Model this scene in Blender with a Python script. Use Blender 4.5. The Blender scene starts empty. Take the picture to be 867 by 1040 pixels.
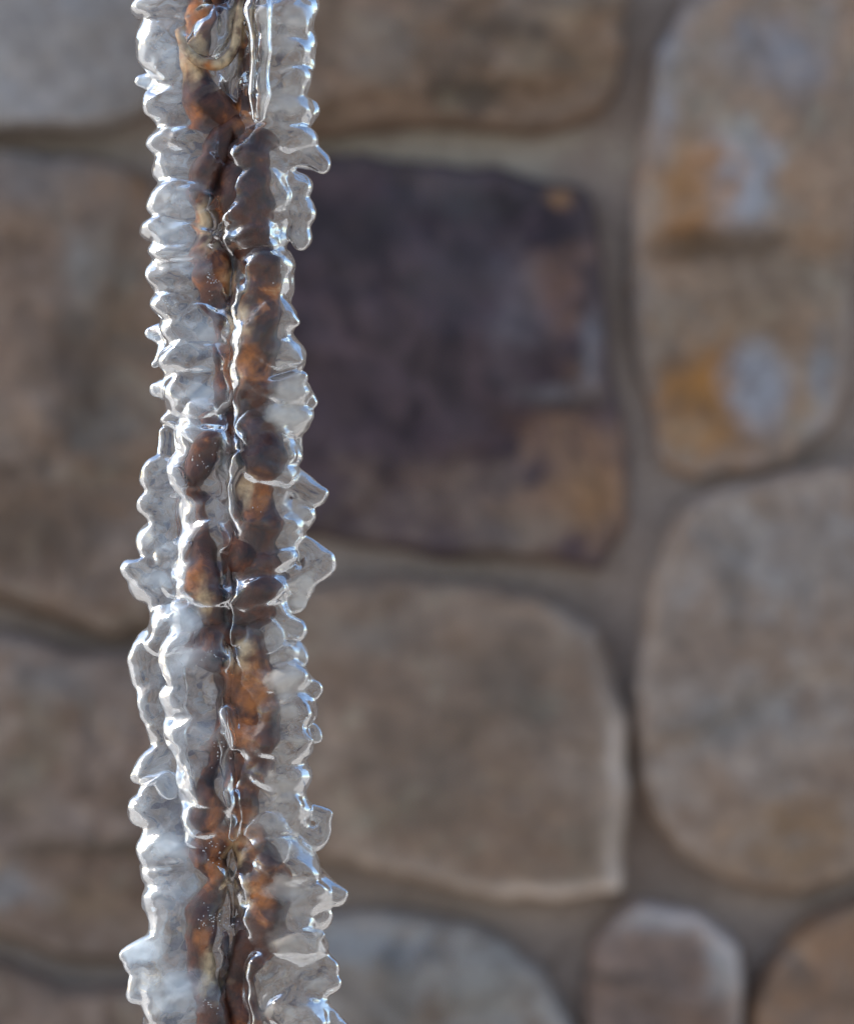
import bpy, math, random
import numpy as np
from mathutils import Vector

sc = bpy.context.scene
COL = sc.collection

# ------------------------------------------------------------------ measures
S = 0.0003            # metres per unit ("px") at the chain's distance
DCAM = 1.2            # camera to chain
WALL = 2.0            # chain to wall face
SW = S * (DCAM + WALL) / DCAM
H0 = 1.55             # height of the picture centre above the ground
CX, CY = 433.5, 520.0

# ------------------------------------------------------------------ camera
cam_d = bpy.data.cameras.new("camera")
cam = bpy.data.objects.new("camera", cam_d)
COL.objects.link(cam)
cam.location = (0, -DCAM, H0)
cam.rotation_euler = (math.radians(90), 0, 0)
cam_d.sensor_fit = 'VERTICAL'
cam_d.sensor_height = 24
cam_d.lens = 24 * DCAM / (1040 * S)
cam_d.clip_start = 0.05
cam_d.clip_end = 500
cam_d.dof.use_dof = True
cam_d.dof.focus_distance = DCAM - 0.006
cam_d.dof.aperture_fstop = cam_d.lens / 1000 / 0.0100
cam_d.dof.aperture_blades = 0
sc.camera = cam

# ------------------------------------------------------------------ sky, sun, exposure
SUN_EL = math.radians(38)
SUN_AZ = math.radians(-88)      # clockwise from +Y (behind the wall); the wall faces -Y
world = bpy.data.worlds.new("World")
sc.world = world
world.use_nodes = True
wn = world.node_tree
wn.nodes.clear()
sky = wn.nodes.new('ShaderNodeTexSky')
sky.sky_type = 'NISHITA'
sky.sun_disc = False
sky.sun_elevation = SUN_EL
sky.sun_rotation = SUN_AZ
bg = wn.nodes.new('ShaderNodeBackground')
bg.inputs['Strength'].default_value = 0.1
wo = wn.nodes.new('ShaderNodeOutputWorld')
wn.links.new(sky.outputs[0], bg.inputs[0])
wn.links.new(bg.outputs[0], wo.inputs[0])
sun_d = bpy.data.lights.new("sun", 'SUN')
sun_d.energy = 3.2
sun_d.angle = math.radians(0.5)
sun_d.color = (1.0, 0.93, 0.82)
sun = bpy.data.objects.new("sun", sun_d)
COL.objects.link(sun)
sdir = Vector((math.sin(SUN_AZ) * math.cos(SUN_EL), math.cos(SUN_AZ) * math.cos(SUN_EL), math.sin(SUN_EL)))
sun.rotation_euler = sdir.to_track_quat('Z', 'Y').to_euler()
sun.location = (-3, 0, 5)

sc.view_settings.view_transform = 'Standard'
sc.view_settings.look = 'None'
sc.view_settings.exposure = 1.05
sc.view_settings.gamma = 1.0
cy = sc.cycles
cy.max_bounces = 20
cy.transmission_bounces = 20
cy.transparent_max_bounces = 8
cy.diffuse_bounces = 4
cy.glossy_bounces = 8
cy.volume_bounces = 1
cy.caustics_reflective = False
cy.caustics_refractive = True
cy.blur_glossy = 0.3
cy.sample_clamp_indirect = 4.0
cy.sample_clamp_direct = 0
cy.use_denoising = True


# ------------------------------------------------------------------ helpers
def tag(o, label=None, cat=None, group=None, kind=None):
    if label: o['label'] = label
    if cat: o['category'] = cat
    if group: o['group'] = group
    if kind: o['kind'] = kind
    return o


def mesh_obj(name, verts, faces, mat, parent=None, smooth=True, attrs=None):
    me = bpy.data.meshes.new(name)
    verts = np.asarray(verts, dtype=np.float32)
    faces = np.asarray(faces, dtype=np.int32)
    n, k = faces.shape
    me.vertices.add(len(verts))
    me.vertices.foreach_set('co', verts.ravel())
    me.loops.add(n * k)
    me.loops.foreach_set('vertex_index', faces.ravel())
    me.polygons.add(n)
    me.polygons.foreach_set('loop_start', np.arange(0, n * k, k, dtype=np.int32))
    me.polygons.foreach_set('loop_total', np.full(n, k, dtype=np.int32))
    me.update(calc_edges=True)
    me.validate()
    me.polygons.foreach_set('use_smooth', np.full(len(me.polygons), smooth))
    for an, av in (attrs or {}).items():
        a = me.attributes.new(an, 'FLOAT', 'POINT')
        a.data.foreach_set('value', np.asarray(av, dtype=np.float32))
    me.materials.append(mat)
    o = bpy.data.objects.new(name, me)
    COL.objects.link(o)
    if parent: o.parent = parent
    return o


class NT:
    """Small node-tree builder."""
    def __init__(self, name):
        self.m = bpy.data.materials.new(name)
        self.m.use_nodes = True
        self.t = self.m.node_tree
        self.t.nodes.clear()
        self.out = self.t.nodes.new('ShaderNodeOutputMaterial')

    def n(self, typ, ins=None, **kw):
        nd = self.t.nodes.new(typ)
        for k, v in kw.items():
            setattr(nd, k, v)
        for k, v in (ins or {}).items():
            self.put(nd, k, v)
        return nd

    def put(self, nd, k, v):
        s = nd.inputs[k]
        if isinstance(v, bpy.types.NodeSocket):
            self.t.links.new(v, s)
        else:
            s.default_value = v

    def noise(self, scale, detail=4, rough=0.55, vec=None, dist=0.0):
        nd = self.n('ShaderNodeTexNoise', {'Scale': scale, 'Detail': detail, 'Roughness': rough, 'Distortion': dist})
        if vec is not None:
            self.put(nd, 'Vector', vec)
        return nd.outputs[0]

    def ramp(self, fac, stops, interp='LINEAR'):
        nd = self.n('ShaderNodeValToRGB', {'Fac': fac})
        cr = nd.color_ramp
        cr.interpolation = interp
        while len(cr.elements) < len(stops):
            cr.elements.new(0.5)
        for e, (p, c) in zip(cr.elements, stops):
            e.position = p
            e.color = (c if len(c) == 4 else (*c, 1)) if hasattr(c, '__len__') else (c, c, c, 1)
        return nd.outputs[0]

    def maprange(self, v, a, b, c, d):
        nd = self.n('ShaderNodeMapRange', {'Value': v, 'From Min': a, 'From Max': b, 'To Min': c, 'To Max': d})
        return nd.outputs[0]

    def math(self, op, a, b=0.0):
        return self.n('ShaderNodeMath', {0: a, 1: b}, operation=op).outputs[0]

    def mix(self, f, a, b):
        nd = self.n('ShaderNodeMix', data_type='RGBA')
        self.put(nd, 0, f)
        self.put(nd, 6, a if isinstance(a, bpy.types.NodeSocket) else (*a, 1))
        self.put(nd, 7, b if isinstance(b, bpy.types.NodeSocket) else (*b, 1))
        return nd.outputs[2]

    def bump(self, h, strength, dist, normal=None):
        nd = self.n('ShaderNodeBump', {'Strength': strength, 'Distance': dist, 'Height': h})
        if normal is not None:
            self.put(nd, 'Normal', normal)
        return nd.outputs[0]

    def done(self, shader):
        self.t.links.new(shader, self.out.inputs['Surface'])
        return self.m


def srgb(r, g, b):
    f = lambda c: (c / 255 / 12.92) if c <= 10 else ((c / 255 + 0.055) / 1.055) ** 2.4
    return (f(r), f(g), f(b))


def vnoise(P, freq, seed, octaves=3):
    """Cheap smooth noise in numpy: lattice value noise, P is (...,3)."""
    out = np.zeros(P.shape[:-1], dtype=np.float32)
    amp, tot = 1.0, 0.0
    for o in range(octaves):
        rng = np.random.RandomState(seed + 17 * o)
        tab = rng.rand(64, 64, 64).astype(np.float32) * 2 - 1
        Q = P * (freq * 2 ** o) + 31.7 * (o + 1) + seed
        I = np.floor(Q).astype(np.int64)
        F = (Q - I).astype(np.float32)
        F = F * F * (3 - 2 * F)
        r = 0
        for dx in (0, 1):
            wx = F[..., 0] if dx else 1 - F[..., 0]
            for dy in (0, 1):
                wy = F[..., 1] if dy else 1 - F[..., 1]
                for dz in (0, 1):
                    wz = F[..., 2] if dz else 1 - F[..., 2]
                    r = r + wx * wy * wz * tab[(I[..., 0] + dx) & 63, (I[..., 1] + dy) & 63, (I[..., 2] + dz) & 63]
        out += amp * r
        tot += amp
        amp *= 0.5
    return out / tot


# ------------------------------------------------------------------ the ground (unseen, added for the ice's refraction and bounce light)
g = NT('pale_ground')
gn = g.noise(3.0, 6)
gb = g.n('ShaderNodeBsdfPrincipled', {'Base Color': g.ramp(gn, [(0.3, (.27, .26, .25)), (0.7, (.35, .34, .33))]),
                                     'Roughness': 0.8, 'Normal': g.bump(gn, 0.4, 0.02)})
M_ground = g.done(gb.outputs[0])
gv, gf = [], []
N = 40
for j in range(N + 1):
    for i in range(N + 1):
        gv.append(((i / N - .5) * 120, (j / N - .5) * 120, 0.0))
for j in range(N):
    for i in range(N):
        a = j * (N + 1) + i
        gf.append((a, a + 1, a + N + 2, a + N + 1))
tag(mesh_obj('ground', gv, gf, M_ground), kind='structure')


# ------------------------------------------------------------------ the stone wall (far behind, out of focus)
def wx(px): return (px - CX) * SW
def wz(py): return H0 + (CY - py) * SW


wall_root = bpy.data.objects.new('stone_wall', None)
COL.objects.link(wall_root)
wall_root.location = (0, WALL, 0)
tag(wall_root, 'wall of large rounded brown, grey and purple fieldstones behind the iced chain', 'stone wall', kind='thing')


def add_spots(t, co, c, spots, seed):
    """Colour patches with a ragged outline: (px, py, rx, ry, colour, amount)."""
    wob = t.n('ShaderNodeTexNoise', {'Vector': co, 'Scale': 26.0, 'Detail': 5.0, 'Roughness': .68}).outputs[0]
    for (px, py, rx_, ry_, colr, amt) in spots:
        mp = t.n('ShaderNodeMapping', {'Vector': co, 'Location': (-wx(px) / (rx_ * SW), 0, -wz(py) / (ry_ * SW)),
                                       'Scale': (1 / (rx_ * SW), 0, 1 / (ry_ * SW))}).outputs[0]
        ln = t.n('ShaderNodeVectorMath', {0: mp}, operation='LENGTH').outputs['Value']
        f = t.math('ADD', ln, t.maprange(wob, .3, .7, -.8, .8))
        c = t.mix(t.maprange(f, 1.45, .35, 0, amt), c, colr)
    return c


def stone_mat(name, base, second, third, edge, sc1=9, sc2=20, t2=0.5, t3=0.6, edge_amt=0.5, seed=0.0, w2=0.08, w3=0.05, spots=()):
    """base mottled with patches of second and third; edge = worn pale rim (attribute 'rim')."""
    t = NT(name)
    G3 = (2.3, 1.97, 1.76)
    base, second, third, edge = [tuple(a * b for a, b in zip(q, G3)) for q in (base, second, third, edge)]
    co = t.n('ShaderNodeTexCoord').outputs['Object']
    co = t.n('ShaderNodeMapping', {'Vector': co, 'Location': (0, 0, 0)}).outputs[0]
    mp = t.n('ShaderNodeMapping', {'Vector': co, 'Location': (seed, seed * .7, seed * 1.3)}).outputs[0]
    n1 = t.noise(sc1 * 1.4, 6, 0.66, mp, 0.8)
    n2 = t.noise(sc2 * 1.5, 5, 0.66, mp, 0.6)
    n3 = t.noise(70, 5, 0.65, mp)
    c = t.mix(t.maprange(n1, t2 - w2, t2 + w2, 0, 1), base, second)
    c = t.mix(t.maprange(n2, t3 - w3, t3 + w3, 0, 1), c, third)
    c = add_spots(t, co, c, spots, seed)
    st = t.noise(16, 6, .7, mp, 1.2)                     # random darker and paler blotches
    c = t.mix(t.maprange(st, .52, .68, 0, .5), c, tuple(q * .45 for q in base))
    c = t.mix(t.maprange(st, .46, .32, 0, .38), c, tuple(min(q * 1.7, .6) for q in second))
    c = t.mix(t.maprange(n3, .35, .65, 0, .4), c, (.05, .035, .03))
    rim = t.n('ShaderNodeAttribute', attribute_name='rim').outputs['Fac']
    rimn = t.math('MULTIPLY', rim, t.maprange(t.noise(11, 3, .5, mp), .35, .6, .25, 1.0))
    c = t.mix(t.math('MULTIPLY', rimn, edge_amt), c, edge)
    b = t.n('ShaderNodeBsdfPrincipled', {'Base Color': c, 'Roughness': 0.85,
                                         'Normal': t.bump(t.noise(34, 7, .68, mp), 0.8, 0.012)})
    return t.done(b.outputs[0])


t = NT('mortar')
co = t.n('ShaderNodeTexCoord').outputs['Object']
nz = t.noise(7, 5, .6, co)
c = t.mix(t.maprange(nz, .35, .65, 0, 1), (.38, .285, .23), (.52, .40, .33))
c = t.mix(t.maprange(t.noise(30, 5, .7, co, .8), .52, .7, 0, .55), c, (.17, .12, .09))
c = add_spots(t, co, c, [(450, 155, 170, 26, (.62, .52, .42), .9), (120, 150, 90, 20, (.42, .34, .27), .6)], 0)
c = t.mix(t.maprange(t.noise(160, 3, .6, co), .3, .7, 0, .35), c, (.12, .09, .07))
b = t.n('ShaderNodeBsdfPrincipled', {'Base Color': c, 'Roughness': 0.95, 'Normal': t.bump(t.noise(120, 6, .7, co), .7, .004)})
M_mortar = t.done(b.outputs[0])

# mortar backing: a thick slab with a lumpy face
nx_, nz_ = 220, 170
xs = np.linspace(-2.4, 2.4, nx_)
zs = np.linspace(0.0, 3.1, nz_)
XX, ZZ = np.meshgrid(xs, zs)
PP = np.stack([XX, np.zeros_like(XX), ZZ], -1)
YY = vnoise(PP, 14, 5, 3) * 0.006
front = np.stack([XX, YY, ZZ], -1).reshape(-1, 3)
back = front.copy(); back[:, 1] = 0.3
V = np.concatenate([front, back])
F = []
for j in range(nz_ - 1):
    for i in range(nx_ - 1):
        a = j * nx_ + i
        F.append((a, a + 1, a + nx_ + 1, a + nx_))
        q = a + nx_ * nz_
        F.append((q + nx_, q + nx_ + 1, q + 1, q))
o_ = nx_ * nz_
for j in range(nz_ - 1):
    a = j * nx_; F.append((a, a + nx_, a + nx_ + o_, a + o_))
    a = j * nx_ + nx_ - 1; F.append((a + nx_, a, a + o_, a + nx_ + o_))
for i in range(nx_ - 1):
    a = i; F.append((a + 1, a, a + o_, a + 1 + o_))
    a = (nz_ - 1) * nx_ + i; F.append((a, a + 1, a + 1 + o_, a + o_))
mesh_obj('mortar', V, F, M_mortar, wall_root)


def build_stone(poly, mat, thick=0.04, roll=0.085, bump=0.010, seed=0, label=None, facets=(), rimw=0.1, rough=1.0, facet=.6, rimdir=None):
    """A fieldstone: closed smoothed outline (wall px), swelling out of the mortar by `thick`."""
    P = np.array([(wx(x), wz(y)) for x, y in poly])
    P = np.concatenate([[a * .86 + b * .14, a * .14 + b * .86] for a, b in zip(P, np.roll(P, -1, 0))])
    n = len(P)
    K = 192
    out = []
    for i in range(n):
        p0, p1, p2, p3 = P[i - 1], P[i], P[(i + 1) % n], P[(i + 2) % n]
        m = max(3, int(K / n)) if i % 2 else max(8, int(K / n * 1.6))
        for s in range(m):
            u = s / m
            out.append(0.5 * ((2 * p1) + (-p0 + p2) * u + (2 * p0 - 5 * p1 + 4 * p2 - p3) * u * u + (-p0 + 3 * p1 - 3 * p2 + p3) * u ** 3))
    O = np.array(out)
    c = O.mean(0)
    K = len(O)
    ang = np.arange(K)
    O3 = np.stack([O[:, 0], O[:, 1], np.full(K, seed * .37)], -1)
    O = O + (O - c) * (0.016 * rough * vnoise(O3, 75, seed + 2, 2))[:, None]
    O = c + (O - c) * (1.035 + 0.05 * rough * vnoise(O3, 22, seed, 3))[:, None]
    R = 44
    rr = 1 - (1 - np.linspace(0, 1, R + 1)[1:]) ** 1.5
    rad = np.linalg.norm(O - c, axis=1).mean()
    G = c + (O - c)[None] * rr[:, None, None]                  # R,K,2
    edge = (1 - rr)[:, None] * np.linalg.norm(O - c, axis=1)[None]      # approx distance to rim
    w = roll * rad
    prof = np.sqrt(np.clip(1 - (1 - np.clip(edge / w, 0, 1)) ** 2, 0, 1))
    P3 = np.stack([G[..., 0], G[..., 1], np.full(G.shape[:2], seed * 1.7)], -1)
    lump = vnoise(P3, 7, seed + 3, 4) * bump * 1.6 + np.abs(vnoise(P3, 13, seed + 9, 3)) * bump * 1.1
    fr = np.random.RandomState(seed + 500)
    cap = np.full(G.shape[:2], .02)
    wob = vnoise(P3, 25, seed + 31, 3) * .012
    for _k in range(7):
        pc = c + (fr.rand(2) - .5) * rad * 1.5
        sl = (fr.rand(2) - .5) * .42
        cap = np.minimum(cap, fr.rand() * .012 + (G[..., 0] + wob - pc[0]) * sl[0] + (G[..., 1] + wob - pc[1]) * sl[1])
    lump = lump + np.maximum(cap, -.03) * facet
    hgt = prof * (thick * 1.15 + lump) + prof * (1 - rr[:, None] ** 2) * 0.008
    # chipped ledges
    for (fx, fy, ax, ay, amt) in facets:
        dd = (G[..., 0] - wx(fx)) * ax + (G[..., 1] - wz(fy)) * ay
        dd = dd + vnoise(P3, 16, seed + 21, 3) * 0.02
        hgt = hgt - amt * prof / (1 + np.exp(-dd / 0.004))
    hgt = hgt - 0.015 * (rr[:, None] > 0.999)
    V = np.concatenate([[[c[0], -hgt[0].mean(), c[1]]],
                        np.stack([G[..., 0], -hgt, G[..., 1]], -1).reshape(-1, 3)])
    rim = np.exp(-(edge / (rimw * rad)) ** 2) * (0.5 + 0.5 * prof)
    if rimdir is not None:
        rim = np.exp(-((edge / rad - .055) / rimw) ** 2)
        ov = (O - c) / rad
        rim = rim * np.clip(.25 + ov[:, 0] * rimdir[0] + ov[:, 1] * rimdir[1], 0, 1)[None]
    rim = np.concatenate([[0], rim.ravel()])
    F3, F4 = [], []
    sgn = np.sign(np.sum(O[:, 0] * np.roll(O[:, 1], -1) - O[:, 1] * np.roll(O[:, 0], -1)))
    for k in range(K):
        k2 = (k + 1) % K
        F4.append((0, 1 + k, 1 + k2, 0)) if False else F3.append((0, 1 + k, 1 + k2))
    for r in range(R - 1):
        for k in range(K):
            k2 = (k + 1) % K
            a, b_ = 1 + r * K + k, 1 + r * K + k2
            q = (a, a + K, b_ + K, b_)
            F4.append(q)
    # all as one list through from_pydata (mixed tri/quad)
    me = bpy.data.meshes.new('stone')
    fl = [tuple(int(x) for x in f) for f in F3 + F4]
    if sgn < 0:
        fl = [f[::-1] for f in fl]
    me.from_pydata([tuple(map(float, v)) for v in V], [], fl)
    me.polygons.foreach_set('use_smooth', np.ones(len(me.polygons), dtype=bool))
    a = me.attributes.new('rim', 'FLOAT', 'POINT')
    a.data.foreach_set('value', rim.astype(np.float32))
    me.materials.append(mat)
    o = bpy.data.objects.new('stone', me)
    COL.objects.link(o)
    o.parent = wall_root
    if label: o['label'] = label
    return o


PALE = (.36, .37, .38)
m_grey = stone_mat('stone_grey_blue', (.17, .165, .16), (.235, .245, .26), (.16, .135, .11), PALE, 5, 11, .5, .62, .2, 1.0)
m_brown = stone_mat('stone_brown', (.135, .10, .073), (.19, .145, .11), (.09, .062, .04), (.25, .22, .2), 6, 14, .5, .58, .15, 2.3,
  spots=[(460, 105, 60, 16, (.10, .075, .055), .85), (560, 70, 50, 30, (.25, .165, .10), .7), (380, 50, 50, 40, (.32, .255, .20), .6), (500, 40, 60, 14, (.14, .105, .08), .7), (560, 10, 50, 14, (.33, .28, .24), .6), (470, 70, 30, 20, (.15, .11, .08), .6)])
m_tan = stone_mat('stone_tan_orange', (.215, .165, .125), (.19, .165, .14), (.24, .19, .14), (.34, .35, .38), 8, 9, .52, .60, .4, 4.2, .05, .05,
  spots=[(690, 60, 40, 45, (.40, .43, .50), .4), (672, 110, 14, 60, (.50, .54, .62), .8), (790, 60, 50, 40, (.40, .43, .50), .7), (742, 190, 36, 50, (.56, .60, .68), .9), (700, 95, 60, 36, (.42, .30, .21), .7), (690, 200, 46, 50, (.56, .27, .10), .9), (770, 330, 70, 60, (.38, .27, .19), .6), (720, 256, 75, 15, (.13, .08, .045), .85), (712, 415, 56, 60, (.60, .27, .07), .95), (765, 395, 26, 45, (.48, .52, .60), .85), (830, 400, 14, 60, (.42, .45, .50), .6), (780, 290, 60, 40, (.34, .235, .16), .6), (840, 130, 40, 30, (.32, .23, .16), .6)])
m_purple = stone_mat('stone_dark_purple', (.036, .026, .037), (.058, .044, .056), (.017, .012, .020), (.2, .18, .19), 7, 14, .52, .56, .25, 3.1,
  spots=[(500, 515, 130, 45, (.33, .235, .19), .85), (350, 250, 50, 50, (.02, .016, .022), .8), (430, 370, 60, 60, (.022, .016, .024), .75), (520, 210, 60, 18, (.02, .016, .02), .8), (470, 280, 50, 40, (.10, .08, .09), .6), (590, 490, 50, 75, (.46, .26, .15), .9), (603, 505, 24, 34, (.46, .24, .11), .7), (530, 545, 50, 22, (.36, .28, .22), .7), (560, 240, 28, 26, (.045, .03, .035), .8), (567, 205, 14, 10, (.5, .24, .09), .7), (570, 285, 34, 36, (.32, .17, .11), .8), (520, 320, 24, 50, (.22, .18, .19), .7), (598, 350, 9, 38, (.36, .36, .40), .6), (565, 400, 30, 9, (.28, .25, .26), .5), (575, 412, 40, 6, (.02, .015, .015), .8), (575, 405, 40, 12, (.24, .20, .20), .7), (440, 200, 50, 24, (.11, .10, .11), .5)])
m_mid = stone_mat('stone_taupe', (.155, .12, .093), (.20, .165, .135), (.135, .102, .076), (.50, .48, .45), 5, 9, .52, .58, .95, 5.7,
  spots=[(530, 700, 60, 50, (.20, .15, .11), .6), (420, 790, 70, 50, (.20, .155, .115), .5), (380, 640, 60, 30, (.34, .28, .23), .5), (590, 860, 30, 30, (.32, .24, .17), .5)])
m_right = stone_mat('stone_grey_taupe', (.185, .15, .122), (.235, .22, .205), (.15, .115, .09), (.33, .29, .25), 6, 11, .52, .6, .3, 6.4,
  spots=[(800, 855, 60, 34, (.42, .25, .13), .7), (700, 730, 50, 22, (.19, .155, .13), .7), (800, 560, 90, 50, (.42, .38, .35), .5), (690, 640, 40, 70, (.34, .26, .21), .5), (750, 720, 60, 30, (.40, .37, .35), .5), (740, 600, 14, 70, (.22, .18, .15), .6)])
m_left = stone_mat('stone_warm_brown', (.15, .115, .09), (.19, .155, .13), (.10, .074, .056), (.2, .17, .15), 6, 9, .54, .58, .15, 7.9,
  spots=[(90, 285, 30, 45, (.36, .34, .31), .8), (30, 180, 60, 30, (.28, .25, .24), .6), (75, 400, 30, 80, (.10, .07, .055), .75), (148, 190, 12, 30, (.42, .20, .08), .8), (125, 330, 30, 120, (.27, .19, .13), .6), (112, 445, 24, 24, (.32, .30, .28), .7), (20, 540, 70, 50, (.12, .085, .06), .5)])
m_left2 = stone_mat('stone_umber', (.145, .112, .092), (.195, .165, .145), (.10, .076, .06), (.26, .24, .22), 8, 13, .52, .58, .3, 8.8,
  spots=[(95, 735, 8, 40, (.12, .095, .085), .7), (100, 857, 70, 9, (.12, .09, .065), .85), (40, 730, 40, 60, (.28, .21, .15), .5), (100, 910, 40, 24, (.30, .20, .12), .6), (20, 900, 30, 20, (.40, .40, .41), .6), (60, 690, 60, 20, (.36, .32, .29), .5), (30, 790, 30, 40, (.30, .23, .16), .5)])
m_slate = stone_mat('stone_slate_grey', (.15, .14, .125), (.20, .205, .205), (.12, .10, .083), PALE, 8, 14, .5, .6, .3, 9.9,
  spots=[(400, 1000, 24, 60, (.22, .19, .16), .7), (350, 950, 40, 20, (.40, .41, .42), .6), (480, 1000, 50, 40, (.38, .36, .33), .6), (420, 960, 30, 14, (.2, .2, .21), .7)])
m_small = stone_mat('stone_mauve', (.135, .105, .09), (.16, .13, .115), (.10, .08, .072), (.34, .33, .33), 8, 13, .52, .6, .8, 10.4,
  spots=[(640, 985, 50, 7, (.12, .095, .085), .8), (650, 1020, 40, 30, (.24, .185, .165), .6), (735, 960, 22, 50, (.50, .49, .48), .75), (660, 930, 50, 10, (.44, .43, .43), .6)])
m_rust = stone_mat('stone_rusty', (.15, .115, .09), (.20, .13, .08), (.16, .145, .13), (.25, .2, .16), 9, 13, .54, .62, .2, 11.2)

STONES = [
    ([(-90, -90), (60, -100), (150, -70), (168, 30), (160, 112), (90, 134), (0, 133), (-90, 140)], m_grey,
     'blue-grey stone at the top left corner of the wall', dict(seed=1, thick=.045)),
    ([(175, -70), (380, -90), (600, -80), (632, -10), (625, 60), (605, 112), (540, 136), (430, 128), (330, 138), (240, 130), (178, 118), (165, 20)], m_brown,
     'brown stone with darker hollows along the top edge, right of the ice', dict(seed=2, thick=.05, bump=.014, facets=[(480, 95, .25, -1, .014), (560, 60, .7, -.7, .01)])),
    ([(664, 50), (696, 12), (790, -30), (905, -40), (900, 100), (868, 240), (862, 330), (850, 425), (800, 466), (705, 480), (674, 455), (650, 375), (638, 290), (648, 180), (660, 110)], m_tan,
     'tall tan stone with orange and blue-grey patches at the upper right', dict(seed=3, thick=.05, bump=.012, rimw=.09, facets=[(740, 246, .12, -1, .016), (700, 150, -.5, -1, .006)])),
    ([(250, 175), (330, 162), (420, 172), (500, 180), (592, 198), (604, 270), (612, 360), (632, 440), (630, 530), (606, 572), (540, 566), (440, 560), (340, 548), (240, 530), (225, 350)], m_purple,
     'dark purplish stone with a rusty orange lower right corner', dict(seed=4, thick=.05, bump=.016, facet=.6, facets=[(600, 400, .5, -1, .012), (560, 240, .6, .5, .012)])),
    ([(240, 610), (340, 592), (450, 588), (545, 602), (605, 642), (626, 730), (632, 830), (622, 896), (560, 904), (470, 903), (400, 886), (330, 866), (240, 850), (215, 730)], m_mid,
     'large taupe stone with a pale worn rim right of the ice', dict(seed=5, thick=.05, bump=.009, rimw=.07, facet=.25, rimdir=(.9, -.9))),
    ([(664, 572), (690, 520), (740, 494), (860, 476), (960, 500), (985, 650), (960, 800), (880, 880), (805, 902), (735, 888), (680, 858), (654, 800), (643, 700), (655, 625)], m_right,
     'large grey-brown stone on the right under the tan stone', dict(seed=6, thick=.055, bump=.010, facet=.35, facets=[(800, 690, .4, -1, .01)])),
    ([(-100, 170), (40, 158), (130, 172), (190, 220), (205, 400), (195, 560), (150, 640), (100, 640), (50, 622), (0, 604), (-100, 590)], m_left,
     'tall warm brown stone left of the ice', dict(seed=7, thick=.05, bump=.018, facets=[(110, 380, 1, -.2, .014)])),
    ([(-100, 640), (0, 642), (80, 662), (165, 672), (205, 740), (205, 880), (190, 945), (130, 968), (70, 968), (0, 940), (-100, 925)], m_left2,
     'umber stone at the lower left with a rough broken face', dict(seed=8, thick=.045, bump=.014, facets=[(90, 858, .1, -1, .012)])),
    ([(-100, 962), (0, 972), (70, 1000), (150, 1000), (215, 990), (220, 1100), (100, 1150), (-100, 1130)], m_left,
     'brown stone at the bottom left corner', dict(seed=10, thick=.045, bump=.012)),
    ([(240, 940), (330, 924), (430, 924), (505, 942), (552, 990), (578, 1050), (560, 1130), (400, 1170), (250, 1140)], m_slate,
     'slate grey stone at the bottom right of the ice', dict(seed=11, thick=.045, bump=.012)),
    ([(600, 950), (645, 914), (705, 922), (748, 958), (748, 1040), (725, 1120), (640, 1140), (598, 1080), (592, 1000)], m_small,
     'small mauve brown stone with a pale rim on the bottom edge', dict(seed=12, thick=.05, bump=.010, rimw=.12, rimdir=(.9, .6), facets=[(640, 1000, -.6, -1, .01)])),
    ([(778, 975), (820, 930), (900, 905), (990, 920), (1010, 1040), (960, 1150), (820, 1160), (757, 1100), (760, 1020)], m_rust,
     'rusty brown stone at the bottom right corner', dict(seed=13, thick=.05, bump=.014)),
]
for poly, mt, lb, kw in STONES:
    build_stone(poly, mt, label=lb, **kw)

# stones around the framed part, so that the wall goes on
rng = random.Random(4)
mats_all = [m_grey, m_brown, m_purple, m_mid, m_right, m_left, m_left2, m_slate, m_rust]
def free_stone(cx_, cy_, rx_, ry_, sd):
    k = 11
    pts = []
    for i in range(k):
        a = 2 * math.pi * i / k
        ca, sa = math.cos(a), math.sin(a)
        e = 0.55
        pts.append((cx_ + rx_ * abs(ca) ** e * (1 if ca > 0 else -1) * rng.uniform(.93, 1.04),
                    cy_ + ry_ * abs(sa) ** e * (1 if sa > 0 else -1) * rng.uniform(.93, 1.04)))
    build_stone(pts, mats_all[sd % len(mats_all)], seed=20 + sd, thick=.045, bump=.013)
sd = 0
for (x0, x1, y0, y1, nxn, nyn) in [(-1000, -130, -700, 1500, 3, 8), (1030, 1900, -700, 1500, 3, 8),
                                   (-130, 1030, -700, -130, 4, 2), (-130, 1030, 1190, 1700, 4, 2)]:
    for j in range(nyn):
        for i in range(nxn):
            dx, dy = (x1 - x0) / nxn, (y1 - y0) / nyn
            sh = 0.0
            free_stone(x0 + dx * (i + .5) + rng.uniform(-8, 8), y0 + dy * (j + .5) + rng.uniform(-8, 8),
                       dx / 2 - rng.uniform(12, 22), dy / 2 - rng.uniform(12, 22), sd)
            sd += 1

# ------------------------------------------------------------------ the rain chain: metal
chain = bpy.data.objects.new('rain_chain', None)
COL.objects.link(chain)
chain.location = ((240 - CX) * S, 0, H0)
tag(chain, 'rusty brown rain chain thickly coated in lumpy clear ice, in front of the wall', 'rain chain')
CH0 = np.array([(240 - CX) * S, 0, H0])


def to_world(P):
    """P in chain units (x px, y px down, d towards camera) -> metres, local to the chain root."""
    P = np.asarray(P, dtype=np.float64)
    return np.stack([(P[:, 0] - 240) * S, -P[:, 2] * S, (CY - P[:, 1]) * S], -1)


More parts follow.
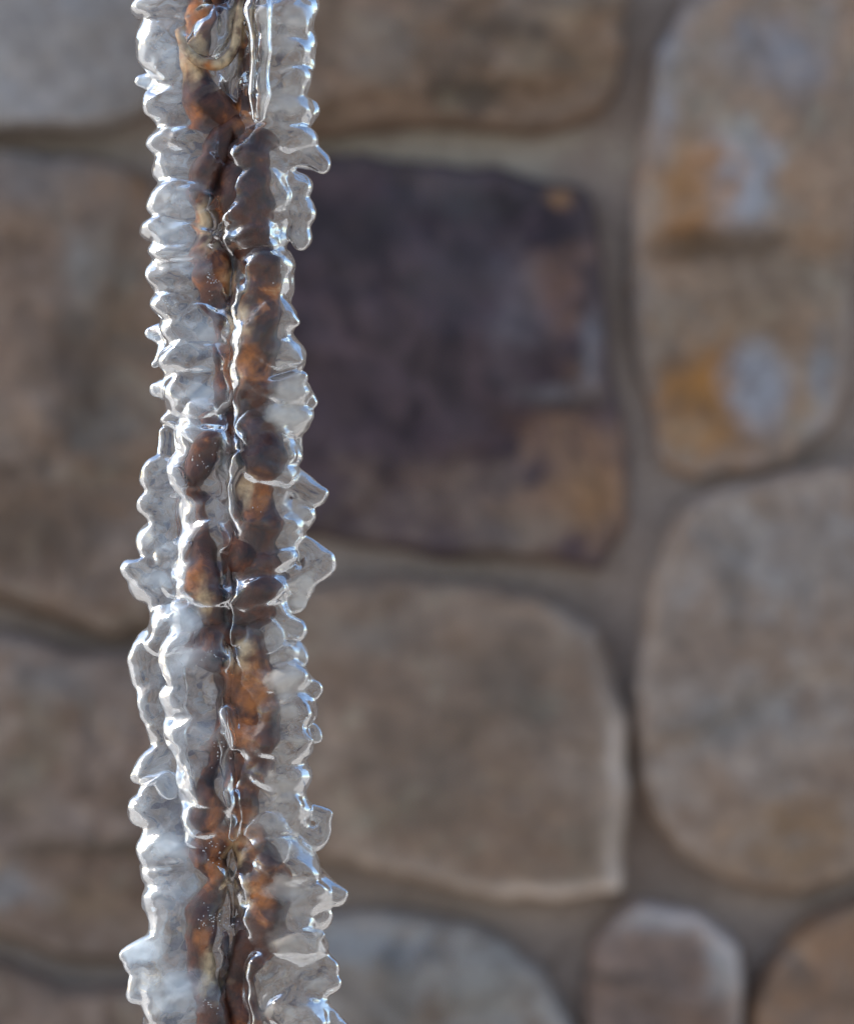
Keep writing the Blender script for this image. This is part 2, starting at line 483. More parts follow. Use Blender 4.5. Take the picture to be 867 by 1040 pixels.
t = NT('rusty_copper')
co = t.n('ShaderNodeTexCoord').outputs['Object']
n1 = t.noise(85, 4, .6, co, .8)
n2 = t.noise(260, 4, .65, co, .5)
c = t.ramp(n1, [(.30, (.020, .010, .009)), (.45, (.065, .022, .014)), (.57, (.125, .038, .018)), (.68, (.40, .13, .035)), (.78, (.62, .42, .22))])
c = t.mix(t.maprange(n2, .50, .66, 0, .7), c, (.03, .018, .018))
n4 = t.maprange(t.noise(330, 4, .6, co, .5), .38, .6, .45, 1)
c = t.mix(t.math('MULTIPLY', t.n('ShaderNodeAttribute', attribute_name='amber').outputs['Fac'], n4), c, (.47, .155, .035))
c = t.mix(t.math('MULTIPLY', t.n('ShaderNodeAttribute', attribute_name='tan').outputs['Fac'], n4), c, (.66, .47, .27))
b = t.n('ShaderNodeBsdfPrincipled', {'Base Color': c, 'Roughness': .32, 'Metallic': .2,
                                     'Normal': t.bump(t.noise(900, 5, .65, co), .5, .0006)})
M_rust = t.done(b.outputs[0])


# where the photograph shows the wire's patina turn amber (1) or pale tan (0)
PATCH = [(200, 62, 12, 0), (228, 64, 12, 0), (215, 68, 9, 1), (244, 20, 12, 0), (188, 38, 10, 1), (192, 52, 14, 0), (238, 40, 11, 0), (252, 112, 12, 1), (212, 228, 12, 0), (242, 285, 9, 0), (244, 325, 8, 0), (250, 372, 13, 1), (249, 500, 8, 0), (264, 508, 12, 1),
         (196, 590, 12, 1), (208, 612, 9, 0), (258, 695, 19, 1), (244, 745, 9, 1), (240, 868, 10, 0), (252, 848, 13, 1), (243, 905, 12, 0), (216, 985, 12, 0), (262, 905, 14, 1),
         (205, 10, 14, 1), (228, 285, 6, 1), (198, 120, 8, 1), (246, 660, 9, 0), (222, 885, 8, 1), (205, 955, 8, 1)]


def tube(points, mat, name, label=None, K=20, closed=True, lump=0.12, seed=0, sub=10):
    """Smooth closed tube through (x, y, d, r) stations."""
    P = np.array(points, dtype=float)
    n = len(P)
    out = []
    rngi = range(n) if closed else range(n - 1)
    for i in rngi:
        if closed:
            p0, p1, p2, p3 = P[i - 1], P[i], P[(i + 1) % n], P[(i + 2) % n]
        else:
            p0, p1, p2, p3 = P[max(i - 1, 0)], P[i], P[i + 1], P[min(i + 2, n - 1)]
        for s in range(sub):
            u = s / sub
            out.append(0.5 * ((2 * p1) + (-p0 + p2) * u + (2 * p0 - 5 * p1 + 4 * p2 - p3) * u * u + (-p0 + 3 * p1 - 3 * p2 + p3) * u ** 3))
    if not closed: out.append(P[-1])
    Q = np.array(out)
    m = len(Q)
    C = Q[:, :3]
    if closed:
        T = np.roll(C, -1, 0) - np.roll(C, 1, 0)
    else:
        T = np.gradient(C, axis=0)
    T /= np.linalg.norm(T, axis=1)[:, None] + 1e-9
    ref = np.array([0, 0, 1.0])
    B = np.cross(T, ref); B /= np.linalg.norm(B, axis=1)[:, None] + 1e-9
    Nn = np.cross(B, T)
    a = np.linspace(0, 2 * np.pi, K, endpoint=False)
    V = C[:, None] + Q[:, 3][:, None, None] * (np.cos(a)[None, :, None] * B[:, None] + np.sin(a)[None, :, None] * Nn[:, None])
    nn = vnoise(V * 1.0, 0.045, seed, 3)
    V = C[:, None] + (V - C[:, None]) * (1 + lump * 2.0 * nn)[..., None]
    V = V.reshape(-1, 3)
    F = []
    for i in range(m if closed else m - 1):
        i2 = (i + 1) % m
        for k in range(K):
            k2 = (k + 1) % K
            F.append((i * K + k, i * K + k2, i2 * K + k2, i2 * K + k))
    V = list(V)
    if not closed:
        V.append(C[0]); V.append(C[-1])
        for k in range(K):
            k2 = (k + 1) % K
            F.append((m * K, k2, k, k)); F.append((m * K + 1, (m - 1) * K + k, (m - 1) * K + k2, (m - 1) * K + k2))
    F = [f for f in F]
    me = bpy.data.meshes.new(name)
    W = to_world(np.array(V))
    me.from_pydata([tuple(map(float, v)) for v in W], [], [tuple(dict.fromkeys(f)) for f in F])
    me.polygons.foreach_set('use_smooth', np.ones(len(me.polygons), dtype=bool))
    VV = np.array(V)
    amb = np.zeros(len(VV)); tan_ = np.zeros(len(VV))
    wv = 1 + .9 * vnoise(VV, .12, seed + 5, 2)
    for (ax_, ay_, ar_, k_) in PATCH:
        g_ = np.clip(1.6 - 1.2 * np.hypot(VV[:, 0] - ax_, (VV[:, 1] - ay_) / 1.7) / (ar_ * wv), 0, 1)
        if k_: amb = np.maximum(amb, g_)
        else: tan_ = np.maximum(tan_, g_)
    for an_, av_ in (('amber', amb), ('tan', tan_)):
        at_ = me.attributes.new(an_, 'FLOAT', 'POINT'); at_.data.foreach_set('value', av_.astype(np.float32))
    me.materials.append(mat)
    o = bpy.data.objects.new(name, me)
    COL.objects.link(o); o.parent = chain
    if label: o['label'] = label
    return o


D = 2
WIDE = 1.25
LINKS = [
    [(218, -70, D, 12), (205, -30, D, 15), (212, 0, D, 17), (206, 40, D, 12), (204, 75, D, 14), (212, 104, D + 2, 20),
     (236, 118, D - 2, 12), (252, 108, D, 11), (252, 70, D, 9), (250, 20, D, 10), (250, -30, D, 11)],
    [(238, 128, D + 2, 10), (218, 160, D, 14), (208, 190, D, 14), (212, 225, D - 2, 9), (216, 262, D + 2, 16), (218, 292, D, 15), (227, 325, D - 4, 7), (228, 360, D - 4, 6), (228, 395, D - 2, 8),
     (240, 420, D - 4, 9), (256, 400, D, 16), (256, 360, D, 19), (262, 315, D, 20), (266, 272, D, 20), (254, 230, D, 22), (250, 190, D, 21), (256, 150, D, 17)],
    [(242, 425, D, 8), (220, 440, D, 15), (206, 472, D, 15), (200, 505, D - 20, 9), (204, 545, D - 14, 10), (208, 580, D, 20), (212, 612, D, 19), (228, 640, D - 2, 10),
     (250, 620, D, 16), (262, 595, D, 22), (252, 562, D, 20), (262, 530, D, 19), (258, 500, D, 14), (266, 465, D, 21), (262, 440, D, 17)],
    [(236, 640, D + 2, 12), (214, 660, D, 17), (229, 690, D - 8, 8), (230, 725, D - 8, 6), (226, 760, D - 8, 8), (210, 792, D - 20, 9), (212, 825, D, 18), (236, 850, D - 2, 9),
     (248, 822, D, 8), (250, 785, D, 13), (260, 745, D, 19), (254, 700, D, 18), (254, 660, D, 15)],
    [(238, 846, D + 2, 10), (214, 866, D, 17), (222, 892, D, 9), (212, 930, D, 16), (208, 965, D, 14), (214, 1000, D, 12), (220, 1040, D, 17), (222, 1090, D, 14),
     (240, 1120, D, 12), (258, 1090, D, 12), (252, 1040, D, 15), (242, 1000, D, 11), (256, 965, D, 18), (264, 935, D, 20), (264, 895, D, 21), (256, 862, D, 17)],
]
METAL = []
for i, L in enumerate(LINKS):
    for a_, b_ in zip(L, L[1:] + L[:1]):
        if a_[2] < -6 and b_[2] < 0: continue
        for u_ in (0, .25, .5, .75):
            METAL.append((a_[0] + (b_[0] - a_[0]) * u_, a_[1] + (b_[1] - a_[1]) * u_, WIDE * (a_[3] + (b_[3] - a_[3]) * u_)))
    L = [((215 + (x - 215) * 1.2 - 1) if x < 238 else (257 + (x - 256) * 1.15), y, d, r * (1.18 if x < 238 else 1.3)) for x, y, d, r in L]
    tube(L, M_rust, 'chain_link', seed=40 + i, lump=.1)


tube([(186, 30, 20, 5), (192, 52, 22, 6), (206, 66, 24, 6), (224, 68, 24, 5.5), (238, 54, 22, 5), (243, 28, 20, 5), (246, 0, 16, 5), (246, -30, 10, 5)], M_rust, 'wire_loop',
     'amber wire loop around a clear bead at the top', K=14, closed=False, seed=60)


# ------------------------------------------------------------------ the ice
def surface_nets(vol, org, h):
    """vol<0 inside. Returns verts (grid coords -> org+h*i), quads."""
    ins = vol < 0
    nx, ny, nz = vol.shape
    cnt = np.zeros((nx - 1, ny - 1, nz - 1), dtype=np.int16)
    for dx in (0, 1):
        for dy in (0, 1):
            for dz in (0, 1):
                cnt += ins[dx:nx - 1 + dx, dy:ny - 1 + dy, dz:nz - 1 + dz]
    act = (cnt > 0) & (cnt < 8)
    idx = np.full(act.shape, -1, dtype=np.int64)
    A = np.argwhere(act)
    idx[act] = np.arange(len(A))
    acc = np.zeros((len(A), 3)); num = np.zeros(len(A))
    cor = [(0, 0, 0), (1, 0, 0), (0, 1, 0), (1, 1, 0), (0, 0, 1), (1, 0, 1), (0, 1, 1), (1, 1, 1)]
    edges = [(0, 1), (2, 3), (4, 5), (6, 7), (0, 2), (1, 3), (4, 6), (5, 7), (0, 4), (1, 5), (2, 6), (3, 7)]
    cv = [vol[A[:, 0] + c[0], A[:, 1] + c[1], A[:, 2] + c[2]] for c in cor]
    for a, b in edges:
        va, vb = cv[a], cv[b]
        m = (va < 0) != (vb < 0)
        tt = va / (va - vb + 1e-12)
        ca, cb = np.array(cor[a]), np.array(cor[b])
        p = ca[None] + tt[:, None] * (cb - ca)[None]
        acc[m] += p[m]; num[m] += 1
    Vt = A + acc / num[:, None]
    Q = []
    for ax in range(3):
        sl0 = [slice(None)] * 3; sl1 = [slice(None)] * 3
        sl0[ax] = slice(0, -1); sl1[ax] = slice(1, None)
        s0, s1 = ins[tuple(sl0)], ins[tuple(sl1)]
        ch = s0 != s1
        u, v = (ax + 1) % 3, (ax + 2) % 3
        E = np.argwhere(ch)
        ok = (E[:, u] > 0) & (E[:, v] > 0) & (E[:, u] < vol.shape[u] - 1) & (E[:, v] < vol.shape[v] - 1)
        E = E[ok]
        def at(du, dv):
            q = E.copy(); q[:, u] -= du; q[:, v] -= dv
            return idx[q[:, 0], q[:, 1], q[:, 2]]
        q = np.stack([at(1, 1), at(0, 1), at(0, 0), at(1, 0)], -1)
        fl = ~s0[E[:, 0], E[:, 1], E[:, 2]]
        q[fl] = q[fl][:, ::-1]
        Q.append(q)
    Q = np.concatenate(Q)
    Q = Q[(Q >= 0).all(1)]
    return org + h * Vt, Q


def E(x, y, rx, ry, rot=0, d=0, rd=None):
    return ('E', x, y, d, rx, ry, rd if rd is not None else min(rx, 32), rot)


def C(x0, y0, r0, x1, y1, r1, d0=0, d1=0, fd=1.0):
    return ('C', x0, y0, d0, r0, x1, y1, d1, r1, fd)


def chainC(pts, d=0, fd=0.74):
    return [C(*a, *b, d, d, fd) for a, b in zip(pts[:-1], pts[1:])]


# white patches: sun glow painted into the right lobes, cloudier ice on the left: (x, y, radius, amount)
GLOW_FROST = [(300, 18, 20, .5), (290, 48, 20, .4), (296, 108, 22, .6), (315, 150, 14, .4), (290, 210, 12, .4), (298, 285, 6, .7), (298, 398, 20, .7), (296, 424, 20, .95),
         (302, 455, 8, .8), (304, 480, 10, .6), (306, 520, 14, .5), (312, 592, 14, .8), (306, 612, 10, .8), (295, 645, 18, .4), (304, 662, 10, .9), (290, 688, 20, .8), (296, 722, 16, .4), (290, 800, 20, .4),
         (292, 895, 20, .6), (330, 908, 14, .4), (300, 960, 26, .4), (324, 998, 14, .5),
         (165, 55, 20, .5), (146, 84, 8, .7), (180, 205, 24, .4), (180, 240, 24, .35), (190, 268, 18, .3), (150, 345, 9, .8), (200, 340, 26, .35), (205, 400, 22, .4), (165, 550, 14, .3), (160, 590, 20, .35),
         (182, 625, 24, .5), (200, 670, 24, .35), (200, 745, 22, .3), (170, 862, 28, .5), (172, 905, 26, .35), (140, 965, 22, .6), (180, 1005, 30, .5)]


def wander(xc, y0, y1, r, d):
    """the inner margin of a strand of ice, meandering beside the seam"""
    pts, y = [], y0
    while y < y1:
        pts.append((xc + 5.5 * math.sin(y * .047 + 1) + 3.5 * math.sin(y * .113), y, r + 2 * math.sin(y * .09 + xc)))
        y += 14
    pts.append((xc, y1, r))
    return chainC(pts, d, .9)


def build_ice(name, prims, mat, label=None, k=2.1, h=1.3, seed=0, ripple=1.0, extra=False):
    rg = random.Random(seed * 7 + 1)
    if extra:
        prims = list(prims)
        for p in [q for q in prims if q[0] == 'E' and q[4] > 25 and q[5] > 8]:
            _, x, y, d, rx, ry, rd, rot = p
            for _i in range(rg.choice((1, 1, 2, 2))):
                u = rg.uniform(-.6, .6)
                rr_ = rg.uniform(8, 15)
                prims.append(E(x + u * rx, y + rg.uniform(-.6, .6) * ry, rr_ * rg.uniform(1, 1.7), rr_ * rg.uniform(.6, .9), rg.uniform(-40, 40),
                               d + (1 - u * u) ** .5 * rd * .9 - rr_ * rg.uniform(.68, .95), rr_))
        prims = [p if p[0] == 'C' or p[4] < 20 else p[:3] + (p[3] + rg.uniform(-4, 5), p[4], p[5] * rg.uniform(1.2, 1.55)) + p[6:] for p in prims]
    lo = np.array([1e9] * 3); hi = -lo
    bb = []
    for p in prims:
        if p[0] == 'E':
            _, x, y, d, rx, ry, rd, rot = p
            r = max(rx, ry)
            a, b = np.array([x - r, y - r, d - rd]), np.array([x + r, y + r, d + rd])
        else:
            _, x0, y0, d0, r0, x1, y1, d1, r1, fd = p
            a = np.minimum([x0 - r0, y0 - r0, d0 - r0 * fd], [x1 - r1, y1 - r1, d1 - r1 * fd])
            b = np.maximum([x0 + r0, y0 + r0, d0 + r0 * fd], [x1 + r1, y1 + r1, d1 + r1 * fd])
        bb.append((a, b)); lo = np.minimum(lo, a); hi = np.maximum(hi, b)
    mg = 10
    lo = lo - mg; hi = hi + mg
    dims = np.ceil((hi - lo) / h).astype(int) + 1
    Sx = np.zeros(dims, dtype=np.float32)
    ax = [lo[i] + h * np.arange(dims[i]) for i in range(3)]
    for p, (a, b) in zip(prims, bb):
        i0 = np.maximum(((a - 9 - lo) / h).astype(int), 0)
        i1 = np.minimum(((b + 9 - lo) / h).astype(int) + 1, dims)
        X, Y, Z = np.meshgrid(*[ax[i][i0[i]:i1[i]] for i in range(3)], indexing='ij')
        # gentle warp so that nothing is a perfect ellipsoid
        Wx = X + ripple * (1.5 * np.sin(Y * .085 + Z * .06 + seed) + 0.7 * np.sin(Y * .21 - Z * .13 + seed * 2))
        Wy = Y + ripple * (2.4 * np.sin(X * .06 + Z * .06 + seed * 3 + Y * .03) + 0.9 * np.sin(X * .16 + Z * .14 + Y * .07))
        Wz = Z + ripple * (1.8 * np.sin(X * .08 - Y * .09 + seed) + 0.8 * np.sin(X * .17 + Y * .21))
        if p[0] == 'E':
            _, x, y, d, rx, ry, rd, rot = p
            c_, s_ = math.cos(math.radians(rot)), math.sin(math.radians(rot))
            U = (Wx - x) * c_ + (Wy - y) * s_
            V_ = -(Wx - x) * s_ + (Wy - y) * c_
            W_ = Wz - d
            k0 = np.sqrt((U / rx) ** 2 + (V_ / ry) ** 2 + (W_ / rd) ** 2)
            k1 = np.sqrt((U / rx ** 2) ** 2 + (V_ / ry ** 2) ** 2 + (W_ / rd ** 2) ** 2) + 1e-6
            dist = k0 * (k0 - 1) / k1
        else:
            _, x0, y0, d0, r0, x1, y1, d1, r1, fd = p
            ex, ey, ez = x1 - x0, y1 - y0, (d1 - d0) / fd
            px_, py_, pz_ = Wx - x0, Wy - y0, (Wz - d0) / fd
            tt = np.clip((px_ * ex + py_ * ey + pz_ * ez) / (ex * ex + ey * ey + ez * ez + 1e-6), 0, 1)
            dist = np.sqrt((px_ - tt * ex) ** 2 + (py_ - tt * ey) ** 2 + (pz_ - tt * ez) ** 2) - (r0 + (r1 - r0) * tt)
        Sx[i0[0]:i1[0], i0[1]:i1[1], i0[2]:i1[2]] += np.exp(-np.clip(dist, -40, 30) / k).astype(np.float32)
    vol = (-k * np.log(np.maximum(Sx, 1e-9))).astype(np.float32)
    # fine irregularity
    idxs = np.argwhere(np.abs(vol) < 4)
    PP = lo + h * idxs
    dn = 1.15 * ripple * vnoise(PP, 1 / 16, seed + 70, 2)
    if extra:      # faint growth ribs round each strand
        rm = np.clip(.5 + 1.2 * vnoise(PP, 1 / 38, seed + 90, 2), 0, 1)
        dn = dn + .16 * rm * np.sin(PP[:, 1] * .62 + 4 * vnoise(PP, 1 / 30, seed + 95, 2) + PP[:, 0] * .03 * (-1) ** seed)
    vol[idxs[:, 0], idxs[:, 1], idxs[:, 2]] += dn
    V, Q = surface_nets(vol, lo, h)
    W = to_world(V)
    # (x, y down, d) -> world mapping is a rotation with a mirror removed: check the winding once
    dd = np.full(len(V), 9.0)
    for lx, ly, lr in METAL:
        m_ = np.abs(V[:, 1] - ly) < 3 * lr
        dd[m_] = np.minimum(dd[m_], np.hypot(V[m_, 0] - lx, V[m_, 1] - ly) / lr)
    cloud = np.clip((dd - .75) / .6, 0, 1)
    glow_frost = np.zeros(len(V)); wf = 1 + .7 * vnoise(V, .07, seed + 3, 3)
    for fx, fy, fr_, fa in GLOW_FROST:
        glow_frost = np.maximum(glow_frost, fa * np.clip(1.7 - 1.3 * np.hypot(V[:, 0] - fx, (V[:, 1] - fy) * 1.25) / (fr_ * wf), 0, 1))
    o = mesh_obj(name, W, Q[:, ::-1] if FLIP else Q, mat, chain, attrs={'cloud': cloud, 'glow_frost': glow_frost})
    if label: o['label'] = label
    sm = o.modifiers.new('soft', 'SMOOTH'); sm.factor = 0.5; sm.iterations = 2
    return o


FLIP = False


def ice_mat(name, cloud=0.35, tint=(.86, .92, 1.0), trans=0.12, warm=(1, .97, .92), lo=.38, hi=.62, cmin=0.06, wseed=0.0, rough=0.07):
    t = NT(name)
    co = t.n('ShaderNodeTexCoord').outputs['Object']
    mp = t.n('ShaderNodeMapping', {'Vector': co, 'Location': (wseed, wseed, wseed)}).outputs[0]
    n1 = t.noise(110, 4, .55, mp, .6)
    at_ = t.n('ShaderNodeAttribute', attribute_name='cloud').outputs['Fac']
    cl = t.math('MULTIPLY', t.maprange(n1, lo, hi, cmin, cloud), t.maprange(at_, 0, 1, .12, 1))
    fz = t.n('ShaderNodeAttribute', attribute_name='glow_frost').outputs['Fac']
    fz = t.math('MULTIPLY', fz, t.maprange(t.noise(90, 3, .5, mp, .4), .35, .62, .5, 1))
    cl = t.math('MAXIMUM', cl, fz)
    bmp = t.bump(t.noise(300, 2, .5, mp, .3), .18, .0006)
    gl = t.n('ShaderNodeBsdfPrincipled', {'Base Color': (.985, .992, 1, 1), 'Roughness': rough, 'IOR': 1.31,
                                          'Transmission Weight': 1.0, 'Normal': bmp})
    df = t.n('ShaderNodeBsdfPrincipled', {'Base Color': (*tint, 1), 'Roughness': .09, 'IOR': 1.36, 'Normal': bmp})
    tr = t.n('ShaderNodeBsdfTranslucent', {'Color': (*warm, 1), 'Normal': bmp})
    mil = t.n('ShaderNodeMixShader', {0: .5, 1: df.outputs[0], 2: tr.outputs[0]})
    mx = t.n('ShaderNodeMixShader', {0: cl, 1: gl.outputs[0], 2: mil.outputs[0]})
    return t.done(mx.outputs[0])


I_left = ice_mat('ice_cloudy_sky_tint', .27, (.72, .86, 1.0), warm=(.8, .9, 1.0), cmin=.05, lo=.44, hi=.70)  # blue tint puts the sky's reflection into the left ice's colour
I_inner = ice_mat('ice_grey_clear', .24, (.78, .88, 1.0), warm=(.88, .94, 1.0), cmin=.05, wseed=3, lo=.42, hi=.66)
I_right = ice_mat('ice_right_milky_sun_tint', .34, (1.0, .955, .89), warm=(1, .93, .80), cmin=.04, wseed=7, lo=.44, hi=.64)  # cream tint paints sunlight passing through the right-hand lobes
I_clear = ice_mat('ice_clear', .12, (.95, .97, 1.0), cmin=.0, wseed=9, lo=.45, hi=.7)

GA = wander(228, -40, 430, 13, -4) + chainC([(190, -40, 36), (194, 100, 36), (196, 200, 36), (198, 300, 36), (204, 425, 30)]) + [
    E(176, 6, 42, 14, -6, 4), E(172, 50, 37, 24, 38, 4, 32), C(170, 84, 16, 144, 84, 6, -6, -6), E(180, 104, 35, 18, -10, 4),
    E(186, 143, 36, 14, 3, 5), E(190, 171, 36, 16, 0, 3), E(188, 204, 38, 17, -8, 4), E(184, 238, 42, 13, 4, 4),
    E(185, 256, 36, 10, -6, 6), E(186, 280, 38, 15, 0, 4), E(177, 309, 23, 12, 0, 14, 20),
    C(188, 335, 22, 151, 340, 6, -10, -14), C(170, 355, 14, 158, 366, 5, -8, -12), E(200, 333, 39, 19, 4, 8, 30), E(200, 364, 37, 17, -4, 8, 30),
    C(186, 394, 20, 159, 394, 8, -6, -8), E(202, 400, 38, 22, -20, 7, 30), E(180, 428, 19, 11, 0, 0, 18)]
GB = chainC([(172, 440, 10), (168, 520, 15), (168, 600, 18), (168, 700, 18), (172, 800, 14)], -8) + [
    E(161, 479, 22, 13, -22, -8, 18), E(159, 511, 20, 11, 5, -8, 18), E(172, 498, 18, 10, 0, -2, 16), E(158, 550, 22, 15, -6, -8, 20), E(158, 590, 27, 22, 20, -8, 22),
    E(176, 565, 20, 11, -20, 2, 18), E(178, 592, 17, 14, 0, 6, 16), E(176, 628, 27, 13, -28, 2, 22), E(178, 645, 30, 11, -25, 4, 20), E(150, 672, 20, 22, 10, -8, 18),
    E(158, 706, 20, 22, 0, -8, 18), E(166, 740, 17, 16, 0, -8, 16), E(156, 778, 27, 13, -35, -4, 18)]
GC = wander(228, 430, 850, 13, -4) + chainC([(210, 432, 27), (211, 520, 27), (210, 600, 28), (205, 680, 32), (208, 750, 31), (214, 840, 26)], 6) + [
    E(206, 448, 30, 17, 0, 6, 28), E(204, 480, 33, 22, 8, 8, 28), E(210, 516, 27, 16, -10, 6, 26), E(211, 548, 28, 18, 10, 7, 27), E(205, 582, 30, 16, -5, 6, 26), E(208, 602, 31, 12, 4, 8, 26),
    E(206, 628, 32, 16, 0, 6, 27), E(198, 672, 38, 24, 15, 6, 30), E(200, 708, 37, 18, -4, 6, 30), E(200, 744, 35, 22, 8, 6, 30), E(214, 795, 29, 28, 0, 8, 28), E(211, 832, 28, 15, 6, 8, 27)]
GD = wander(226, 850, 1070, 13, -4) + chainC([(172, 805, 20), (182, 860, 36), (190, 900, 40), (192, 960, 40), (196, 1070, 40)], 0) + [
    E(156, 826, 29, 17, 10, -4, 22), E(158, 806, 17, 16, 0, -4, 18), E(173, 862, 34, 17, -6, 2, 28), E(172, 885, 32, 13, 4, 4, 28), E(176, 910, 33, 15, 0, 3, 29),
    C(188, 955, 27, 127, 968, 8, 2, 6), C(184, 975, 26, 136, 976, 12, 4, 6), C(184, 992, 26, 146, 996, 14, 2, 4), C(172, 995, 30, 143, 1008, 14, 4, 4), E(182, 1008, 38, 36, 30, 6, 32), E(175, 1045, 32, 26, 0, 0, 28), E(205, 960, 24, 24, 0, 4, 28)]
GE = wander(247, -40, 260, 13, -4) + chainC([(278, -40, 30), (276, 60, 30), (272, 130, 32), (268, 200, 32), (264, 255, 26)], 2) + [
    E(296, 8, 27, 16, 6, -2, 22), E(298, 42, 25, 18, -6, 0, 22), E(304, 64, 14, 15, 0, 4, 14), C(282, 100, 17, 318, 111, 9, 0, 2), E(288, 118, 30, 12, 8, 2, 22),
    C(262, 138, 17, 327, 168, 11, 6, 10), E(300, 190, 19, 15, 10, 0, 18), E(302, 216, 17, 19, 0, 0, 18), E(306, 240, 12, 13, 0, 4, 14),
    E(258, 158, 26, 18, 10, 6, 26), E(262, 196, 32, 22, 25, 8, 28), E(260, 222, 34, 16, -8, 8, 28), E(258, 244, 34, 13, 4, 8, 28), E(258, 60, 14, 40, 0, -4, 20), E(286, 22, 34, 17, -4, 8, 30), E(284, 52, 33, 16, 6, 8, 29), E(286, 84, 32, 17, -8, 8, 28), E(284, 112, 36, 16, 6, 8, 30), E(288, 140, 36, 15, 14, 8, 28)]
GF = wander(247, 255, 435, 13, -4) + chainC([(264, 255, 28), (264, 340, 29), (262, 430, 28)], 6) + [
    E(270, 272, 28, 16, 0, 6, 28), E(270, 294, 27, 12, 0, 6, 26), E(294, 284, 4, 30, 0, 0, 6), C(270, 322, 20, 293, 324, 9, 2, 4), C(268, 352, 20, 303, 369, 8, 2, 4), E(262, 345, 26, 18, 0, 8, 26),
    E(276, 325, 27, 14, 0, 8, 30), E(280, 358, 30, 15, 6, 8, 31), E(284, 395, 34, 15, 4, 8, 32), C(270, 392, 22, 314, 404, 9, 2, 4), E(284, 423, 33, 15, -4, 0, 26), E(262, 385, 25, 16, 10, 8, 26), E(302, 448, 5, 16, -15, -6, 8)]
GG = [C(244, 470, 11, 240, 520, 6, 20, 22), C(239, 612, 6, 241, 650, 5, 20, 20)] + wander(247, 430, 650, 13, -4) + chainC([(264, 435, 28), (264, 540, 29), (264, 640, 28)], 6) + [
    E(270, 456, 39, 16, 8, 6, 28), E(264, 478, 38, 12, 5, 8, 28), C(286, 482, 16, 322, 501, 11, -2, -2), E(304, 522, 18, 15, 15, -4, 16),
    C(304, 546, 9, 323, 574, 16, -4, 0, .9), E(324, 575, 17, 16, 0, 0, 15), E(280, 532, 32, 20, 20, 4, 27), E(258, 528, 24, 22, 0, 8, 26), E(270, 570, 33, 15, -8, 6, 27), E(296, 596, 26, 17, 0, -4, 20), E(264, 600, 30, 18, -8, 8, 28),
    C(264, 626, 16, 300, 641, 12, 6, 8), E(298, 616, 14, 10, 0, -6, 14)]
GH = [C(235, 722, 9, 238, 756, 5, 20, 20), C(239, 808, 7, 238, 850, 5, 20, 20)] + wander(247, 648, 855, 13, -4) + chainC([(266, 652, 28), (270, 760, 32), (270, 850, 30)], 4) + [
    E(272, 664, 34, 13, -4, 5, 25), E(303, 662, 10, 19, -25, -4, 12), C(284, 690, 18, 316, 703, 11, 2, 4), E(296, 724, 26, 15, -4, 2, 24), E(264, 700, 22, 24, 0, 4, 25), E(319, 746, 10, 9, 0, -4, 8), E(284, 690, 32, 17, 4, 8, 30), E(286, 722, 32, 16, -6, 8, 31), E(284, 752, 33, 18, 4, 8, 31), E(283, 786, 33, 18, -3, 8, 31), E(282, 818, 34, 14, 5, 8, 30),
    E(290, 754, 26, 20, 10, 2, 25), E(262, 755, 24, 24, 0, 4, 25), E(288, 790, 28, 16, 0, 2, 25), E(290, 806, 23, 12, 0, 4, 22), E(280, 832, 34, 11, 10, 2, 25),
    C(300, 818, 7, 330, 826, 8, -2, 2), C(331, 828, 7, 326, 852, 7, 2, 2), E(314, 850, 18, 12, 35, 0, 14)]
GI = [C(262, 975, 12, 263, 1030, 7, 26, 28), C(263, 1030, 7, 262, 1080, 12, 28, 28)] + wander(247, 850, 1070, 13, -4) + chainC([(268, 852, 30), (274, 930, 34), (276, 1070, 34)], 2) + [
    E(284, 866, 42, 14, 14, 4, 27), E(276, 895, 36, 22, 0, 6, 28), C(300, 884, 24, 344, 911, 10, 0, 4), E(322, 930, 18, 13, 20, 0, 16), E(290, 880, 36, 16, 8, 8, 32), E(298, 908, 40, 17, 2, 8, 33), E(296, 955, 38, 18, 12, 8, 34), E(296, 1030, 38, 18, 10, 8, 34), E(282, 935, 38, 18, -6, 6, 28),
    C(286, 958, 26, 334, 983, 10, 4, 6), E(318, 998, 31, 12, 8, 4, 20), E(272, 985, 26, 28, 0, 8, 28), E(300, 1020, 34, 20, 15, 2, 26), C(310, 1015, 14, 362, 1056, 8, 2, 4)]
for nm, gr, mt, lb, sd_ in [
    ('ice_coating', GA, I_left, 'milky ribbed ice tinted with sky blue down the upper left side', 1),
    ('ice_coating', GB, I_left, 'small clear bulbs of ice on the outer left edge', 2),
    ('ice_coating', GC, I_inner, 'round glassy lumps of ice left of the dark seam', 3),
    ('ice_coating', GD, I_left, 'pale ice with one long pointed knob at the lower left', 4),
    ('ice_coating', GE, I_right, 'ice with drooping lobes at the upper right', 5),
    ('ice_coating', GF, I_right, 'ribbed ice tinted cream as if sunlit, with stacked pointed lobes on the right', 6),
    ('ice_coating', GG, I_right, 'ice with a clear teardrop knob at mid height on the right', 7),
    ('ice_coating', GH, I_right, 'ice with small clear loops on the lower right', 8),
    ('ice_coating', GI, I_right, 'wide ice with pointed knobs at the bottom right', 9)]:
    build_ice(nm, gr, mt, lb, seed=sd_, extra=True)

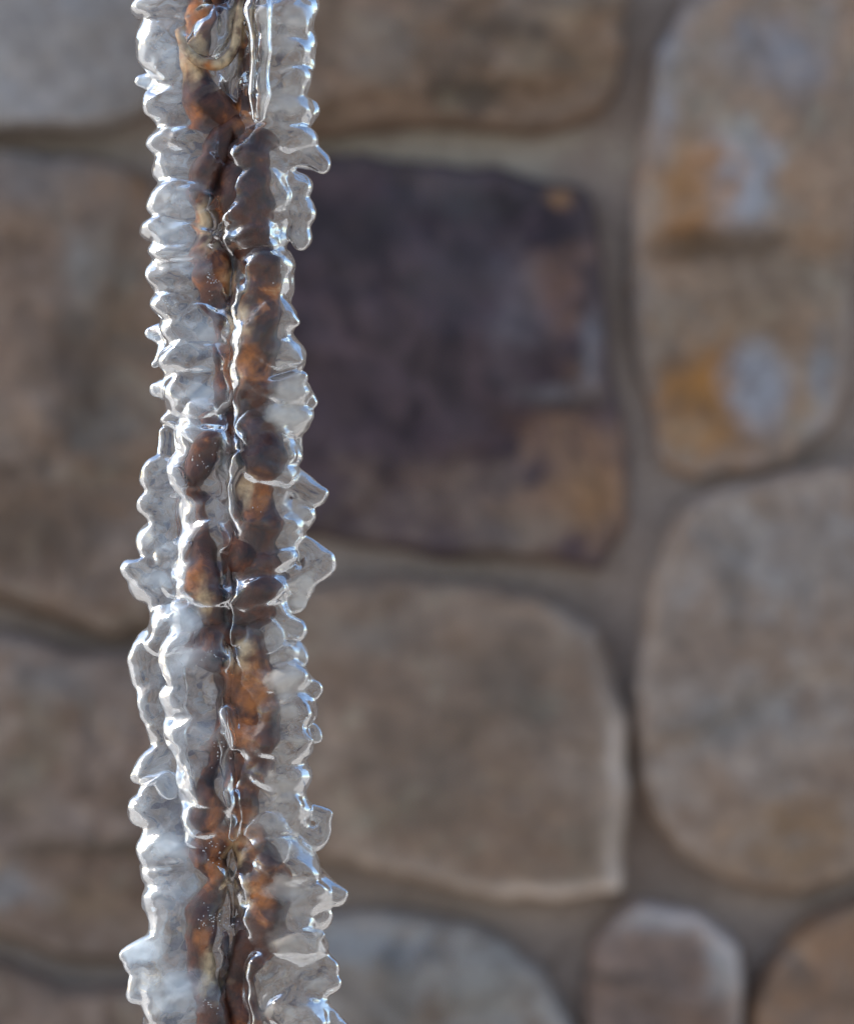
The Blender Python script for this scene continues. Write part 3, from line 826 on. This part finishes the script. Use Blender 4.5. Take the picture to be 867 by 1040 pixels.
build_ice('icicle', [C(270, -20, 14, 264, 16, 14, 30, 44), C(264, 16, 14, 267, 56, 10, 44, 46), C(267, 56, 10, 265, 100, 11, 46, 44), C(265, 100, 11, 264, 122, 7, 44, 42)], I_clear,
          'small clear finger of ice hanging over the top of the chain', seed=11, h=1.0, ripple=.22)

build_ice('ice_bead', [E(213, 40, 20, 21, 12, 14, 17), E(224, 22, 14, 16, -20, 12, 14), C(226, 30, 10, 236, 6, 6, 14, 10)], I_inner, 'round clear ice bead cupped in the amber wire loop', seed=21, h=1.0, ripple=1.0)
# tiny air bubbles frozen in front of the metal
t = NT('bubble_white')
bb_ = t.n('ShaderNodeBsdfPrincipled', {'Base Color': (.85, .85, .85, 1), 'Roughness': .15})
M_bub = t.done(bb_.outputs[0])
rb = random.Random(9)
BV, BF = [], []
oct_ = [(1, 0, 0), (-1, 0, 0), (0, 1, 0), (0, -1, 0), (0, 0, 1), (0, 0, -1)]
of_ = [(0, 2, 4), (2, 1, 4), (1, 3, 4), (3, 0, 4), (2, 0, 5), (1, 2, 5), (3, 1, 5), (0, 3, 5)]
for (x, y, sx, sy, n_) in [(216, 285, 9, 13, 30), (270, 278, 16, 10, 30), (212, 100, 14, 12, 10), (262, 340, 14, 16, 14), (210, 470, 12, 12, 14), (262, 520, 12, 12, 12),
                           (216, 660, 10, 14, 16), (218, 860, 14, 16, 26), (262, 905, 12, 20, 22), (214, 930, 14, 14, 34), (236, 935, 12, 12, 14), (216, 1020, 10, 12, 16), (172, 309, 12, 6, 22), (225, 760, 8, 14, 12)]:
    for _i in range(n_):
        c_ = (x + rb.gauss(0, .5) * sx, y + rb.gauss(0, .5) * sy, rb.uniform(17, 25))
        r_ = rb.uniform(.35, .95)
        o0 = len(BV)
        BV += [(c_[0] + r_ * a, c_[1] + r_ * b, c_[2] + r_ * c) for a, b, c in oct_]
        BF += [tuple(o0 + q for q in f) for f in of_]
tag(mesh_obj('air_bubbles', to_world(np.array(BV)), BF, M_bub, chain), kind='stuff', label='clusters of tiny white air bubbles frozen over the metal')
